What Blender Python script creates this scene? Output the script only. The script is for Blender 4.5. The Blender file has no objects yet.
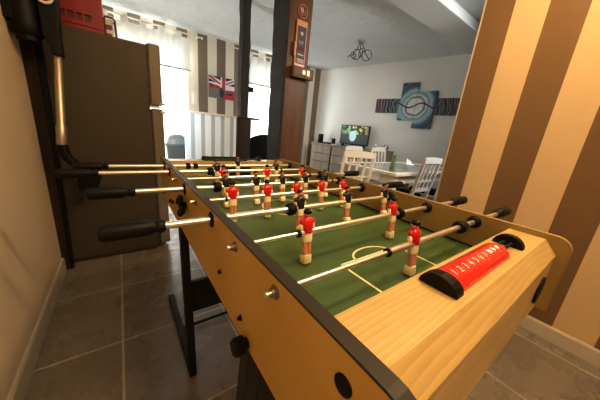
import bpy, bmesh, math, random
from mathutils import Vector, Matrix
random.seed(7)
PI = math.pi
C = bpy.context.scene.collection
scene = bpy.context.scene

# ------------------------------------------------------------------ materials
def new_mat(name):
    m = bpy.data.materials.new(name); m.use_nodes = True
    nt = m.node_tree
    return m, nt, nt.nodes['Principled BSDF']

def sock(b, n, v):
    if n in b.inputs: b.inputs[n].default_value = v

def nd(nt, t, **kw):
    n = nt.nodes.new(t)
    for k, v in kw.items(): setattr(n, k, v)
    return n

def mathn(nt, op, a, b=None, c=None):
    n = nd(nt, 'ShaderNodeMath', operation=op)
    for i, v in enumerate((a, b, c)):
        if v is None: continue
        if isinstance(v, (int, float)): n.inputs[i].default_value = v
        else: nt.links.new(v, n.inputs[i])
    return n.outputs[0]

def mixc(nt, fac, a, b, blend='MIX'):
    n = nd(nt, 'ShaderNodeMix', data_type='RGBA', blend_type=blend)
    if isinstance(fac, (int, float)): n.inputs[0].default_value = fac
    else: nt.links.new(fac, n.inputs[0])
    for i, v in ((6, a), (7, b)):
        if isinstance(v, tuple): n.inputs[i].default_value = (*v[:3], 1)
        else: nt.links.new(v, n.inputs[i])
    return n.outputs[2]

def coords(nt, scale=(1, 1, 1), loc=(0, 0, 0), rot=(0, 0, 0)):
    tc = nd(nt, 'ShaderNodeTexCoord'); mp = nd(nt, 'ShaderNodeMapping')
    mp.inputs['Scale'].default_value = scale; mp.inputs['Location'].default_value = loc
    mp.inputs['Rotation'].default_value = rot
    nt.links.new(tc.outputs['Object'], mp.inputs[0])
    return mp.outputs[0]

def noise(nt, vec, scale, detail=3, rough=.5, dist=0):
    n = nd(nt, 'ShaderNodeTexNoise'); n.inputs['Scale'].default_value = scale
    n.inputs['Detail'].default_value = detail; n.inputs['Roughness'].default_value = rough
    n.inputs['Distortion'].default_value = dist
    nt.links.new(vec, n.inputs['Vector']); return n.outputs['Fac']

def bump(nt, b, h, strength=.2, dist=.01):
    n = nd(nt, 'ShaderNodeBump'); n.inputs['Strength'].default_value = strength
    n.inputs['Distance'].default_value = dist
    nt.links.new(h, n.inputs['Height']); nt.links.new(n.outputs[0], b.inputs['Normal'])

def plain(name, col, rough=.5, metal=0., var=.08, scale=8., bmp=0., coat=0.):
    m, nt, b = new_mat(name)
    v = coords(nt); f = noise(nt, v, scale)
    lo = tuple(max(0, c * (1 - var)) for c in col); hi = tuple(min(1, c * (1 + var)) for c in col)
    nt.links.new(mixc(nt, f, lo, hi), b.inputs['Base Color'])
    sock(b, 'Roughness', rough); sock(b, 'Metallic', metal); sock(b, 'Coat Weight', coat)
    if bmp: bump(nt, b, noise(nt, v, scale * 6, 4), bmp, .004)
    return m

def emis(name, col, s):
    m, nt, b = new_mat(name)
    sock(b, 'Base Color', (*col, 1)); sock(b, 'Emission Color', (*col, 1)); sock(b, 'Emission Strength', s)
    return m

def wood(name, dark, light, scale=(1, 12, 12), wscale=3., dist=6., rough=.4, contrast=.5, coat=0.0, rot=(0, 0, 0), prof='SIN', dsc=.7):
    m, nt, b = new_mat(name)
    v = coords(nt, scale, rot=rot)
    w = nd(nt, 'ShaderNodeTexWave', wave_type='BANDS', bands_direction='Y', wave_profile=prof)
    w.inputs['Scale'].default_value = wscale; w.inputs['Distortion'].default_value = dist
    w.inputs['Detail'].default_value = 2; w.inputs['Detail Scale'].default_value = dsc
    nt.links.new(v, w.inputs['Vector'])
    f2 = noise(nt, v, 9, 5, .6)
    f = mathn(nt, 'ADD', mathn(nt, 'MULTIPLY', w.outputs['Fac'], contrast), mathn(nt, 'MULTIPLY', f2, 1 - contrast))
    nt.links.new(mixc(nt, f, dark, light), b.inputs['Base Color'])
    sock(b, 'Roughness', rough); sock(b, 'Coat Weight', coat)
    bump(nt, b, f2, .05, .002)
    return m

def stripes(name, axis, start, period, c1, c2, rough=.75, duty=.5):
    m, nt, b = new_mat(name)
    v = coords(nt); sp = nd(nt, 'ShaderNodeSeparateXYZ'); nt.links.new(v, sp.inputs[0])
    t = mathn(nt, 'DIVIDE', mathn(nt, 'SUBTRACT', sp.outputs[axis], start), period)
    fr = mathn(nt, 'FLOORED_MODULO', t, 1.0)
    g = mathn(nt, 'LESS_THAN', fr, duty)
    n = noise(nt, v, 30, 3)
    c1b = tuple(c * .92 for c in c1); c2b = tuple(c * .94 for c in c2)
    nt.links.new(mixc(nt, g, mixc(nt, n, c2b, c2), mixc(nt, n, c1b, c1)), b.inputs['Base Color'])
    sock(b, 'Roughness', rough)
    bump(nt, b, noise(nt, v, 220, 2), .12, .002)
    return m

M = {}
M['wall_cream'] = plain('painted plaster cream', (.68, .55, .385), .8, var=.05, scale=3, bmp=.1)
M['wall_white'] = plain('white plaster', (.66, .65, .62), .85, var=.04, scale=3, bmp=.1)
M['stripe_right'] = stripes('striped wallpaper right', 1, .608, .331, (.175, .095, .034), (.60, .425, .235))
M['stripe_far'] = stripes('striped wallpaper far', 0, .753, .325, (.20, .145, .10), (.66, .60, .48))
M['stripe_half'] = stripes('striped half wall paper', 0, .22, .118, (.46, .52, .60), (.84, .94, 1.0), duty=.38)
M['base'] = plain('baseboard paint', (.50, .43, .33), .5, var=.04)
M['black_plastic'] = plain('black plastic', (.005, .0045, .0045), .5, var=.1)
M['black_matte'] = plain('black rubber', (.005, .0045, .0045), .65, var=.15, bmp=.05)
M['chrome'] = plain('brushed steel', (.88, .85, .79), .30, .92, var=.04, scale=40)
M['dark_edge'] = plain('dark edge band', (.036, .029, .023), .5, var=.1)
M['dark_metal'] = plain('black painted steel', (.022, .022, .024), .4, var=.1)
M['edge_olive'] = plain('olive edge band', (.27, .18, .07), .5)
M['side_wood'] = wood('honey side veneer', (.42, .27, .065), (.52, .345, .10), (3, 1.2, 14), 1.2, 3, .38, .35, coat=.15)
M['side_wood_shaded'] = wood('shaded side veneer', (.27, .18, .06), (.37, .26, .095), (3, 1.2, 14), 1.2, 3, .45, .35)  # side veneer with the right panel's shadow put into its colour
M['box_wood'] = wood('pale pine veneer', (.36, .24, .085), (.62, .44, .19), (2.0, 8, 8), 6.0, 16, .38, .38, coat=.10, prof='SAW', dsc=.16)
M['red_plastic'] = plain('red plastic', (.62, .018, .012), .25, var=.08, coat=.4)
M['white_paint'] = plain('white paint', (.72, .70, .64), .5, var=.03)
M['shirt_red'] = plain('red shirt', (.55, .012, .014), .3, var=.1, coat=.3)
M['shirt_black'] = plain('black shirt', (.012, .012, .018), .3, var=.1, coat=.3)
M['skin'] = plain('figure skin', (.62, .27, .17), .4, var=.08)
M['figure_cream'] = plain('figure cream', (.82, .70, .46), .4, var=.06)
M['hair'] = plain('figure hair', (.008, .007, .007), .3, var=.1)
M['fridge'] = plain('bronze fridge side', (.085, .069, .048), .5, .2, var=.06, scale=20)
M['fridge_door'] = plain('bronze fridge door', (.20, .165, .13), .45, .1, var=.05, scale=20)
M['seal'] = plain('rubber seal', (.04, .03, .025), .6)
M['beam'] = wood('dark timber', (.018, .010, .006), (.045, .025, .013), (8, 8, 1), 3, 4, .6, .4)
M['beam_brown'] = wood('brown timber', (.070, .029, .009), (.14, .062, .020), (10, 10, 1), 2, 4, .5, .4)
M['beam_grey'] = plain('weathered timber side', (.036, .031, .027), .85, var=.4, scale=25, bmp=.5)
M['orange_wood'] = plain('orange pine', (.45, .19, .06), .4, var=.1)
M['white_chair'] = plain('white lacquered wood', (.68, .62, .52), .45, var=.05)
M['greywood'] = wood('grey washed wood', (.17, .135, .10), (.30, .25, .195), (6, .9, 20), 2, 5, .6, .4)
M['glass_top'] = plain('grey glass top', (.22, .23, .22), .12, var=.05)
M['curtain_rod'] = plain('cream rod', (.62, .58, .48), .4)
M['bin_grey'] = plain('grey bin plastic', (.16, .18, .19), .4, var=.08)
M['bin_lid'] = plain('pale bin lid', (.32, .35, .36), .3, var=.08)
M['crate_red'] = plain('red crate plastic', (.28, .008, .008), .35, var=.1)
M['crate_dark'] = plain('dark red plastic', (.12, .008, .010), .4, var=.1)
M['bottle'] = plain('olive green glass', (.13, .15, .06), .1, var=.1, coat=.5)
M['ceramic'] = plain('white ceramic', (.75, .75, .72), .2)
M['tube_metal'] = plain('satin tube', (.50, .43, .34), .42, .9)
M['silver'] = plain('satin silver', (.35, .34, .32), .3, .9)
M['navy'] = plain('flag navy', (.012, .016, .06), .6); M['flag_red'] = plain('flag red', (.42, .02, .04), .6)
M['flag_white'] = plain('flag white', (.7, .68, .64), .6); M['photo_grey'] = plain('photo grey', (.16, .15, .14), .6, var=.5, scale=18)
M['photo_dark'] = plain('photo dark', (.03, .025, .03), .6, var=.4, scale=18)
M['carpet_red'] = plain('dark red cloth', (.10, .02, .02), .8)
M['copper'] = plain('copper pink print', (.42, .18, .12), .5)
M['gold'] = plain('old gold', (.5, .3, .1), .4, .4)

for k_ in ('black_plastic', 'black_matte', 'dark_metal', 'hair', 'dark_edge', 'fridge', 'fridge_door', 'beam', 'beam_brown', 'beam_grey'):
    sock(M[k_].node_tree.nodes['Principled BSDF'], 'Specular IOR Level', .22)

# pitch
m, nt, b = new_mat('green pitch'); v = coords(nt); f = noise(nt, v, 6, 2)
nt.links.new(mixc(nt, f, (.048, .088, .022), (.062, .108, .030)), b.inputs['Base Color']); sock(b, 'Roughness', .42)
M['pitch'] = m

# floor tiles
m, nt, b = new_mat('floor tiles')
v = coords(nt, (1, 1, 1), loc=(.528, -.651 + .487 * 2, 0)); br = nd(nt, 'ShaderNodeTexBrick'); br.offset = 0; br.squash = 1
for k, val in (('Scale', 1.0), ('Brick Width', .487), ('Row Height', .487), ('Mortar Size', .0045), ('Mortar Smooth', .1), ('Bias', 0.0)): br.inputs[k].default_value = val
br.inputs['Color1'].default_value = (.20, .168, .132, 1); br.inputs['Color2'].default_value = (.235, .20, .158, 1); br.inputs['Mortar'].default_value = (.52, .44, .35, 1)
nt.links.new(v, br.inputs['Vector'])
n1 = noise(nt, v, 4, 6, .65); n2 = noise(nt, v, 38, 4, .6)
cl = mixc(nt, n1, (.72, .72, .72), (1.25, 1.24, 1.22))
nt.links.new(mixc(nt, 1.0, br.outputs['Color'], cl, 'MULTIPLY'), b.inputs['Base Color'])
nt.links.new(mathn(nt, 'ADD', mathn(nt, 'MULTIPLY', n1, .25), .15), b.inputs['Roughness'])
h = mathn(nt, 'SUBTRACT', mathn(nt, 'MULTIPLY', n1, .6), br.outputs['Fac']); bump(nt, b, h, .25, .003)
sock(b, 'IOR', 1.65); M['floor'] = m

# rough plaster ceiling
m, nt, b = new_mat('textured ceiling'); v = coords(nt, (1, 1, 1)); f = noise(nt, v, 5, 8, .7, .6)
nt.links.new(mixc(nt, f, (.58, .59, .59), (.76, .77, .76)), b.inputs['Base Color']); sock(b, 'Roughness', .9)
bump(nt, b, noise(nt, v, 11, 8, .7, 1.0), .9, .03)
M['ceiling'] = m

# sheer lace
def lace(name, tfac, tlf):
    m, nt, b = new_mat(name); out = nt.nodes['Material Output']
    v = coords(nt); vo = nd(nt, 'ShaderNodeTexVoronoi'); vo.inputs['Scale'].default_value = 22; nt.links.new(v, vo.inputs['Vector'])
    df = nd(nt, 'ShaderNodeBsdfDiffuse'); df.inputs[0].default_value = (.72, .71, .66, 1)
    tl = nd(nt, 'ShaderNodeBsdfTranslucent'); tl.inputs[0].default_value = (.80, .80, .76, 1)
    tr = nd(nt, 'ShaderNodeBsdfTransparent')
    m1 = nd(nt, 'ShaderNodeMixShader'); m1.inputs[0].default_value = tlf
    nt.links.new(df.outputs[0], m1.inputs[1]); nt.links.new(tl.outputs[0], m1.inputs[2])
    m2 = nd(nt, 'ShaderNodeMixShader')
    fac = mathn(nt, 'MULTIPLY', mathn(nt, 'ADD', mathn(nt, 'MULTIPLY', vo.outputs['Distance'], .9), .55), tfac)
    nt.links.new(fac, m2.inputs[0]); nt.links.new(m1.outputs[0], m2.inputs[1]); nt.links.new(tr.outputs[0], m2.inputs[2])
    nt.links.new(m2.outputs[0], out.inputs[0]); return m
M['lace'] = lace('sheer lace', .020, .034); M['sheer'] = lace('plain sheer', .045, .13)
m, nt, b = new_mat('window glass'); out = nt.nodes['Material Output']
tr = nd(nt, 'ShaderNodeBsdfTransparent'); gl = nd(nt, 'ShaderNodeBsdfGlossy'); gl.inputs['Roughness'].default_value = .03
mx = nd(nt, 'ShaderNodeMixShader'); mx.inputs[0].default_value = .06
nt.links.new(tr.outputs[0], mx.inputs[1]); nt.links.new(gl.outputs[0], mx.inputs[2]); nt.links.new(mx.outputs[0], out.inputs[0]); M['glass'] = m
M['daylight'] = emis('bright overcast daylight', (.93, .97, 1.0), 5.5)

# abstract swirl art : object coordinates are metres from the ring centre (y along wall, z up)
m, nt, b = new_mat('abstract swirl print')
v = coords(nt); sp = nd(nt, 'ShaderNodeSeparateXYZ'); nt.links.new(v, sp.inputs[0]); Y_, Z_ = sp.outputs[1], sp.outputs[2]
r = mathn(nt, 'SQRT', mathn(nt, 'ADD', mathn(nt, 'MULTIPLY', Y_, Y_), mathn(nt, 'MULTIPLY', Z_, Z_)))
ns = noise(nt, v, 3.5, 5, .6, 1.2)
cr = nd(nt, 'ShaderNodeValToRGB'); nt.links.new(mathn(nt, 'ADD', r, mathn(nt, 'MULTIPLY', mathn(nt, 'SUBTRACT', ns, .5), .10)), cr.inputs[0])
el = cr.color_ramp.elements; el[0].position = 0; el[0].color = (.50, .55, .55, 1); el[1].position = 1; el[1].color = (.02, .03, .045, 1)
for p_, c_ in ((.13, (.60, .64, .63)), (.165, (.05, .03, .04)), (.19, (.55, .62, .62)), (.23, (.15, .27, .31)), (.28, (.32, .46, .50)), (.34, (.045, .12, .16)), (.42, (.02, .055, .08))):
    e = el.new(p_); e.color = (*c_, 1)
ay = mathn(nt, 'ABSOLUTE', Y_)
redf = mathn(nt, 'SMOOTH_MIN', mathn(nt, 'MULTIPLY', mathn(nt, 'MAXIMUM', mathn(nt, 'SUBTRACT', ay, .52), 0), 6.0), 1.0, .1)
blk = mathn(nt, 'MULTIPLY', mathn(nt, 'MINIMUM', mathn(nt, 'MULTIPLY', mathn(nt, 'MAXIMUM', mathn(nt, 'SUBTRACT', ay, .30), 0), 8.0), 1.0), .8)
c0 = mixc(nt, blk, cr.outputs[0], (.010, .012, .018))
c1 = mixc(nt, redf, c0, (.085, .008, .018))
w2 = nd(nt, 'ShaderNodeTexWave', wave_type='RINGS', rings_direction='SPHERICAL'); w2.inputs['Scale'].default_value = 5; w2.inputs['Distortion'].default_value = 9; w2.inputs['Detail'].default_value = 1
nt.links.new(v, w2.inputs['Vector'])
c1 = mixc(nt, mathn(nt, 'MULTIPLY', mathn(nt, 'MULTIPLY', mathn(nt, 'GREATER_THAN', w2.outputs['Fac'], .86), blk), .5), c1, (.40, .46, .50))
wv = nd(nt, 'ShaderNodeTexWave', wave_type='RINGS', rings_direction='SPHERICAL'); wv.inputs['Scale'].default_value = 2.6; wv.inputs['Distortion'].default_value = 7; wv.inputs['Detail'].default_value = 1.5
nt.links.new(v, wv.inputs['Vector'])
ln = mathn(nt, 'GREATER_THAN', wv.outputs['Fac'], .93)
c2 = mixc(nt, mathn(nt, 'MULTIPLY', ln, .22), c1, (.45, .42, .42))
# dark red branch through the middle
br_ = mathn(nt, 'ABSOLUTE', mathn(nt, 'ADD', mathn(nt, 'SUBTRACT', Z_, .02), mathn(nt, 'MULTIPLY', mathn(nt, 'SINE', mathn(nt, 'MULTIPLY', Y_, 14.0)), .04)))
bf = mathn(nt, 'MULTIPLY', mathn(nt, 'LESS_THAN', br_, .014), mathn(nt, 'LESS_THAN', ay, .42))
nt.links.new(mixc(nt, bf, c2, (.09, .012, .015)), b.inputs['Base Color']); sock(b, 'Roughness', .5); M['art'] = m

# TV picture
m, nt, b = new_mat('tv picture'); v = coords(nt); sp = nd(nt, 'ShaderNodeSeparateXYZ'); nt.links.new(v, sp.inputs[0])
vo = nd(nt, 'ShaderNodeTexVoronoi'); vo.inputs['Scale'].default_value = 14; nt.links.new(v, vo.inputs['Vector'])
xx = mathn(nt, 'ADD', mathn(nt, 'MULTIPLY', sp.outputs[0], 1.4), .5)
cr = nd(nt, 'ShaderNodeValToRGB'); nt.links.new(xx, cr.inputs[0]); el = cr.color_ramp.elements
el[0].position = 0; el[0].color = (.02, .06, .02, 1); el[1].position = 1; el[1].color = (.04, .05, .02, 1)
for p_, c_ in ((.25, (.20, .42, .12)), (.45, (.40, .55, .50)), (.6, (.42, .52, .10)), (.8, (.50, .38, .08))): e = el.new(p_); e.color = (*c_, 1)
top = mathn(nt, 'GREATER_THAN', sp.outputs[2], .02)
base_ = mixc(nt, mathn(nt, 'GREATER_THAN', vo.outputs['Distance'], .48), cr.outputs[0], (.02, .03, .02))
col = mixc(nt, top, (.025, .04, .04), base_)
dx = mathn(nt, 'ADD', sp.outputs[0], .03); dz = mathn(nt, 'ADD', sp.outputs[2], .02)
rr = mathn(nt, 'SQRT', mathn(nt, 'ADD', mathn(nt, 'MULTIPLY', dx, dx), mathn(nt, 'MULTIPLY', mathn(nt, 'MULTIPLY', dz, dz), .6)))
col = mixc(nt, mathn(nt, 'LESS_THAN', rr, .085), col, (.42, .62, .66))
nt.links.new(col, b.inputs['Base Color']); nt.links.new(col, b.inputs['Emission Color']); sock(b, 'Emission Strength', .4); sock(b, 'Roughness', .3); M['tv'] = m

# ------------------------------------------------------------------ mesh builder
class MB:
    def __init__(s, mats=None): s.v = []; s.f = []; s.mi = []; s.sm = []
    def add(s, vs, fs, mi=0, smooth=False):
        o = len(s.v); s.v += [tuple(p) for p in vs]
        for f in fs: s.f.append(tuple(i + o for i in f)); s.mi.append(mi); s.sm.append(smooth)
        return s
    def box(s, x0, x1, y0, y1, z0, z1, mi=0, mtx=None):
        vs = [Vector(p) for p in ((x0, y0, z0), (x1, y0, z0), (x1, y1, z0), (x0, y1, z0), (x0, y0, z1), (x1, y0, z1), (x1, y1, z1), (x0, y1, z1))]
        if mtx: vs = [mtx @ p for p in vs]
        return s.add(vs, [(0, 3, 2, 1), (4, 5, 6, 7), (0, 1, 5, 4), (1, 2, 6, 5), (2, 3, 7, 6), (3, 0, 4, 7)], mi)
    def hexa(s, p8, mi=0):
        return s.add(p8, [(0, 3, 2, 1), (4, 5, 6, 7), (0, 1, 5, 4), (1, 2, 6, 5), (2, 3, 7, 6), (3, 0, 4, 7)], mi)
    def rev(s, p0, d, prof, seg=20, mi=0, smooth=True, squash=None):
        """profile of (t along d, radius)"""
        p0 = Vector(p0); d = Vector(d).normalized()
        a = d.orthogonal().normalized(); b_ = d.cross(a)
        if abs(d.z) > .99: a = Vector((1, 0, 0)); b_ = Vector((0, 1, 0)) * (1 if d.z > 0 else -1)
        vs = []; fs = []
        for t, r in prof:
            for k in range(seg):
                an = 2 * PI * k / seg
                vs.append(p0 + d * t + (a * math.cos(an) + b_ * math.sin(an) * (squash or 1)) * r)
        for i in range(len(prof) - 1):
            for k in range(seg):
                k2 = (k + 1) % seg
                fs.append((i * seg + k, i * seg + k2, (i + 1) * seg + k2, (i + 1) * seg + k))
        s.add(vs, fs, mi, smooth)
        n = len(prof)
        s.add(vs[:seg], [tuple(reversed(range(seg)))], mi); s.add(vs[-seg:], [tuple(range(seg))], mi)
        return s
    def cyl(s, p0, p1, r0, r1=None, seg=16, mi=0):
        p0 = Vector(p0); p1 = Vector(p1); L = (p1 - p0).length
        return s.rev(p0, p1 - p0, [(0, r0), (L, r1 if r1 is not None else r0)], seg, mi)
    def tube(s, pts, r, seg=10, mi=0, closed=False):
        pts = [Vector(p) for p in pts]; n = len(pts); vs = []; fs = []
        up = None
        for i, p in enumerate(pts):
            if closed: d = pts[(i + 1) % n] - pts[i - 1]
            else: d = pts[min(i + 1, n - 1)] - pts[max(i - 1, 0)]
            d.normalize()
            if up is None: up = d.orthogonal().normalized()
            up = (up - d * up.dot(d)).normalized(); bb = d.cross(up)
            rr = r[i] if isinstance(r, (list, tuple)) else r
            for k in range(seg):
                an = 2 * PI * k / seg; vs.append(p + (up * math.cos(an) + bb * math.sin(an)) * rr)
        for i in range(n if closed else n - 1):
            j = (i + 1) % n
            for k in range(seg):
                k2 = (k + 1) % seg; fs.append((i * seg + k, i * seg + k2, j * seg + k2, j * seg + k))
        s.add(vs, fs, mi, True)
        if not closed: s.add(vs[:seg], [tuple(reversed(range(seg)))], mi); s.add(vs[-seg:], [tuple(range(seg))], mi)
        return s
    def prism(s, poly, axis, a, b_, mi=0):
        """poly: list of 2D pts in the plane of the two other axes (cyclic order x:(y,z) y:(x,z) z:(x,y))"""
        def P(q, t):
            return (t, q[0], q[1]) if axis == 'x' else (q[0], t, q[1]) if axis == 'y' else (q[0], q[1], t)
        n = len(poly); vs = [P(q, a) for q in poly] + [P(q, b_) for q in poly]
        fs = [tuple(range(n)), tuple(reversed(range(n, 2 * n)))] + [(i, i + n, (i + 1) % n + n, (i + 1) % n) for i in range(n)]
        return s.add(vs, fs, mi)
    def loft(s, secs, mi=0, seg=16, smooth=True):
        """secs: (z, hx, hy, cy, power)"""
        vs = []; fs = []
        for z, hx, hy, cy, pw in secs:
            for k in range(seg):
                an = 2 * PI * k / seg; c_, s_ = math.cos(an), math.sin(an)
                vs.append((math.copysign(abs(c_) ** pw, c_) * hx, cy + math.copysign(abs(s_) ** pw, s_) * hy, z))
        for i in range(len(secs) - 1):
            for k in range(seg):
                k2 = (k + 1) % seg; fs.append((i * seg + k, i * seg + k2, (i + 1) * seg + k2, (i + 1) * seg + k))
        s.add(vs, fs, mi, smooth)
        s.add(vs[:seg], [tuple(reversed(range(seg)))], mi); s.add(vs[-seg:], [tuple(range(seg))], mi)
        return s
    def sphere(s, c, rx, ry, rz, mi=0, seg=16, rings=10):
        vs = []; fs = []
        for i in range(rings + 1):
            th = PI * i / rings
            for k in range(seg):
                an = 2 * PI * k / seg
                vs.append((c[0] + rx * max(math.sin(th), .001) * math.cos(an), c[1] + ry * max(math.sin(th), .001) * math.sin(an), c[2] - rz * math.cos(th)))
        for i in range(rings):
            for k in range(seg):
                k2 = (k + 1) % seg; fs.append((i * seg + k, i * seg + k2, (i + 1) * seg + k2, (i + 1) * seg + k))
        return s.add(vs, fs, mi, True)
    def build(s, name, mats, parent=None, local=False, bevel=0., origin=None, seg=2):
        if not isinstance(mats, (list, tuple)): mats = [mats]
        pw = Vector((0, 0, 0)); q = parent
        while q is not None: pw += q.location; q = q.parent
        off = Vector(origin) if origin is not None else (Vector((0, 0, 0)) if local else pw)
        me = bpy.data.meshes.new(name)
        me.from_pydata([tuple(Vector(p) - (off if not local or origin is not None else Vector((0, 0, 0)))) for p in s.v], [], s.f)
        for k in mats: me.materials.append(M[k])
        for i, p in enumerate(me.polygons): p.material_index = s.mi[i]; p.use_smooth = s.sm[i]
        bm = bmesh.new(); bm.from_mesh(me); bmesh.ops.recalc_face_normals(bm, faces=bm.faces); bm.to_mesh(me); bm.free()
        o = bpy.data.objects.new(name, me); C.objects.link(o)
        if parent is not None: o.parent = parent
        if origin is not None: o.location = Vector(origin) - (Vector((0, 0, 0)) if local else pw)
        if bevel:
            b_ = o.modifiers.new('bevel', 'BEVEL'); b_.width = bevel; b_.segments = seg; b_.limit_method = 'ANGLE'; b_.angle_limit = .6
        return o

def tag(o, label, cat, group=None):
    o['label'] = label; o['category'] = cat
    if group: o['group'] = group
    return o
def thing(name, label, cat, loc=(0, 0, 0), rz=0, group=None):
    o = bpy.data.objects.new(name, None); C.objects.link(o); o.empty_display_size = .1
    o.location = loc; o.rotation_euler = (0, 0, rz); return tag(o, label, cat, group)
def struct(o): o['kind'] = 'structure'; return o
def copy_tree(o, parent=None):
    c = o.copy(); C.objects.link(c); c.parent = parent
    for ch in list(o.children): copy_tree(ch, c)
    return c
def text_mesh(s, size):
    cu = bpy.data.curves.new('t', 'FONT'); cu.body = s; cu.size = size; cu.align_x = 'CENTER'; cu.align_y = 'CENTER'; cu.extrude = .0002
    ob = bpy.data.objects.new('t', cu); C.objects.link(ob)
    dg = bpy.context.evaluated_depsgraph_get(); me = bpy.data.meshes.new_from_object(ob.evaluated_get(dg))
    bpy.data.objects.remove(ob); bpy.data.curves.remove(cu); return me
def add_text(mb, s, size, mtx, mi=0):
    me = text_mesh(s, size); mb.add([mtx @ p.co for p in me.vertices], [tuple(p.vertices) for p in me.polygons], mi); bpy.data.meshes.remove(me)

# ------------------------------------------------------------------ setting
ZC = 2.5
FW = 4.85                                   # far wall
def awx(y): return 3.55 - (y - 4.85) * .2147   # dining-room art wall runs slightly askew
struct(MB().box(-.845, 5.4, -2.6, 5.0, -.05, 0).build('floor', 'floor'))
struct(MB().box(-.99, 5.4, -2.7, 5.0, ZC, ZC + .05).build('ceiling', 'ceiling'))
struct(MB().box(-.99, -.845, -2.7, 5.0, 0, ZC).build('wall_left', 'wall_cream'))
struct(MB().box(-.99, 5.4, -2.75, -2.6, 0, ZC).build('wall_back', 'wall_cream'))
struct(MB().box(1.54, 1.66, -2.6, .768, 0, ZC).build('wall_right', 'stripe_right'))
struct(MB().box(1.534, 1.664, .768, .776, 0, ZC).build('trim_1', 'base'))
a_ = (awx(5.0), 5.0); b2 = (awx(-2.6), -2.6)
struct(MB().prism([a_, b2, (b2[0] + .12, b2[1]), (a_[0] + .12, a_[1])], 'z', 0, ZC).build('wall_dining', 'wall_white'))
wf = MB(); wins = [(-.78, .535, .12, 2.26), (1.70, 2.85, .12, 2.26)]
xs = [-.845, -.78, .535, 1.70, 2.85, 3.6]
for i in range(5):
    if i in (1, 3):
        wf.box(xs[i], xs[i + 1], FW, FW + .15, 0, .12); wf.box(xs[i], xs[i + 1], FW, FW + .15, 2.26, ZC)
    else: wf.box(xs[i], xs[i + 1], FW, FW + .15, 0, ZC)
struct(wf.build('wall_far', 'stripe_far'))
for n, (x0, x1, z0, z1) in enumerate(wins, 1):
    w = MB(); t = .05; y0, y1 = FW + .04, FW + .10
    w.box(x0, x0 + t, y0, y1, z0, z1).box(x1 - t, x1, y0, y1, z0, z1).box(x0 + t, x1 - t, y0, y1, z1 - t, z1).box(x0 + t, x1 - t, y0, y1, z0, z0 + t)
    xm = (x0 + x1) / 2; w.box(xm - .04, xm + .04, y0, y1, z0 + t, z1 - t)
    w.box(x0 + t, xm - .04, y0, y1, .95, 1.0).box(xm + .04, x1 - t, y0, y1, .95, 1.0)
    w.box(x0 - .05, x0, FW - .02, FW, z0, z1 + .05).box(x1, x1 + .05, FW - .02, FW, z0, z1 + .05).box(x0, x1, FW - .02, FW, z1, z1 + .05)
    wo = struct(w.build('window_%d' % n, 'white_paint'))
    g = MB().box(x0 + t, xm - .04, FW + .068, FW + .072, z0 + t, .95).box(xm + .04, x1 - t, FW + .068, FW + .072, z0 + t, .95)
    g.box(x0 + t, xm - .04, FW + .068, FW + .072, 1.0, z1 - t).box(xm + .04, x1 - t, FW + .068, FW + .072, 1.0, z1 - t)
    g.build('pane', 'glass', wo)
# bright overcast sky outside
o = MB().add([(-3, 6.2, -1), (5, 6.2, -1), (5, 6.2, 4), (-3, 6.2, 4)], [(0, 1, 2, 3)]).build('backdrop_sky', 'daylight'); struct(o)
# baseboards
bl = MB().prism([(-.845, 0), (-.832, 0), (-.832, .085), (-.837, .095), (-.845, .095)], 'y', -2.6, 2.0); struct(bl.build('baseboard_left', 'base'))
bl = MB().prism([(1.54, 0), (1.525, 0), (1.525, .08), (1.531, .09), (1.54, .09)], 'y', -2.6, .768); struct(bl.build('baseboard_right', 'base'))
# ceiling beam between the two rooms
struct(MB().box(.9, 4.20, 1.46, 1.82, 2.40, ZC).build('trim_2', 'wall_white', bevel=.01))
# half wall
hw = struct(MB().box(.172, .775, 3.06, 3.16, 0, 1.153).build('wall_half', 'stripe_half'))
MB().box(.16, .775, 3.045, 3.175, 1.153, 1.175).build('ledge', 'white_paint', hw)

# dark timber post on the left wall
t = thing('timber_post', 'dark brown timber post against the left wall beside the fridge', 'post', (-.83, 2.02, 0))
MB().hexa([(-.845, 1.99, 0), (-.812, 1.99, 0), (-.812, 2.05, 0), (-.845, 2.05, 0), (-.845, 1.99, 2.5), (-.77, 1.99, 2.5), (-.77, 2.05, 2.5), (-.845, 2.05, 2.5)]).build('board', 'beam', t)
MB().hexa([(-.811, 1.995, 0), (-.796, 1.995, 0), (-.796, 2.05, 0), (-.811, 2.05, 0), (-.769, 1.995, 2.5), (-.74, 1.995, 2.5), (-.74, 2.05, 2.5), (-.769, 2.05, 2.5)]).build('edge_strip', 'black_matte', t)

# slim post on the half wall
t = thing('timber_post', 'slim dark timber post rising at the end of the striped half wall', 'post', (.875, 3.10, 0))
mb = MB(); N = 14
L = [(.824 + random.uniform(-.007, .007), .926 + random.uniform(-.007, .007)) for i in range(N)]
for i in range(N - 1):
    z0 = 1.175 + (ZC - 1.175) * i / (N - 1); z1 = 1.175 + (ZC - 1.175) * (i + 1) / (N - 1)
    a, b_ = L[i], L[i + 1]
    mb.hexa([(a[0], 3.05, z0), (a[1], 3.05, z0), (a[1], 3.16, z0), (a[0], 3.16, z0), (b_[0], 3.05, z1), (b_[1], 3.05, z1), (b_[1], 3.16, z1), (b_[0], 3.16, z1)])
mb.build('post', 'beam_grey', t)
MB().box(.93, 1.0, 3.07, 3.13, 1.495, 1.55).build('bracket', 'black_matte', t)
MB().box(.78, .97, 3.04, 3.18, 0, 1.153).build('base_panel', 'beam', t, bevel=.005)
MB().box(.776, 1.08, 3.03, 3.19, 1.153, 1.175).build('ledge', 'beam_grey', t)

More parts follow.
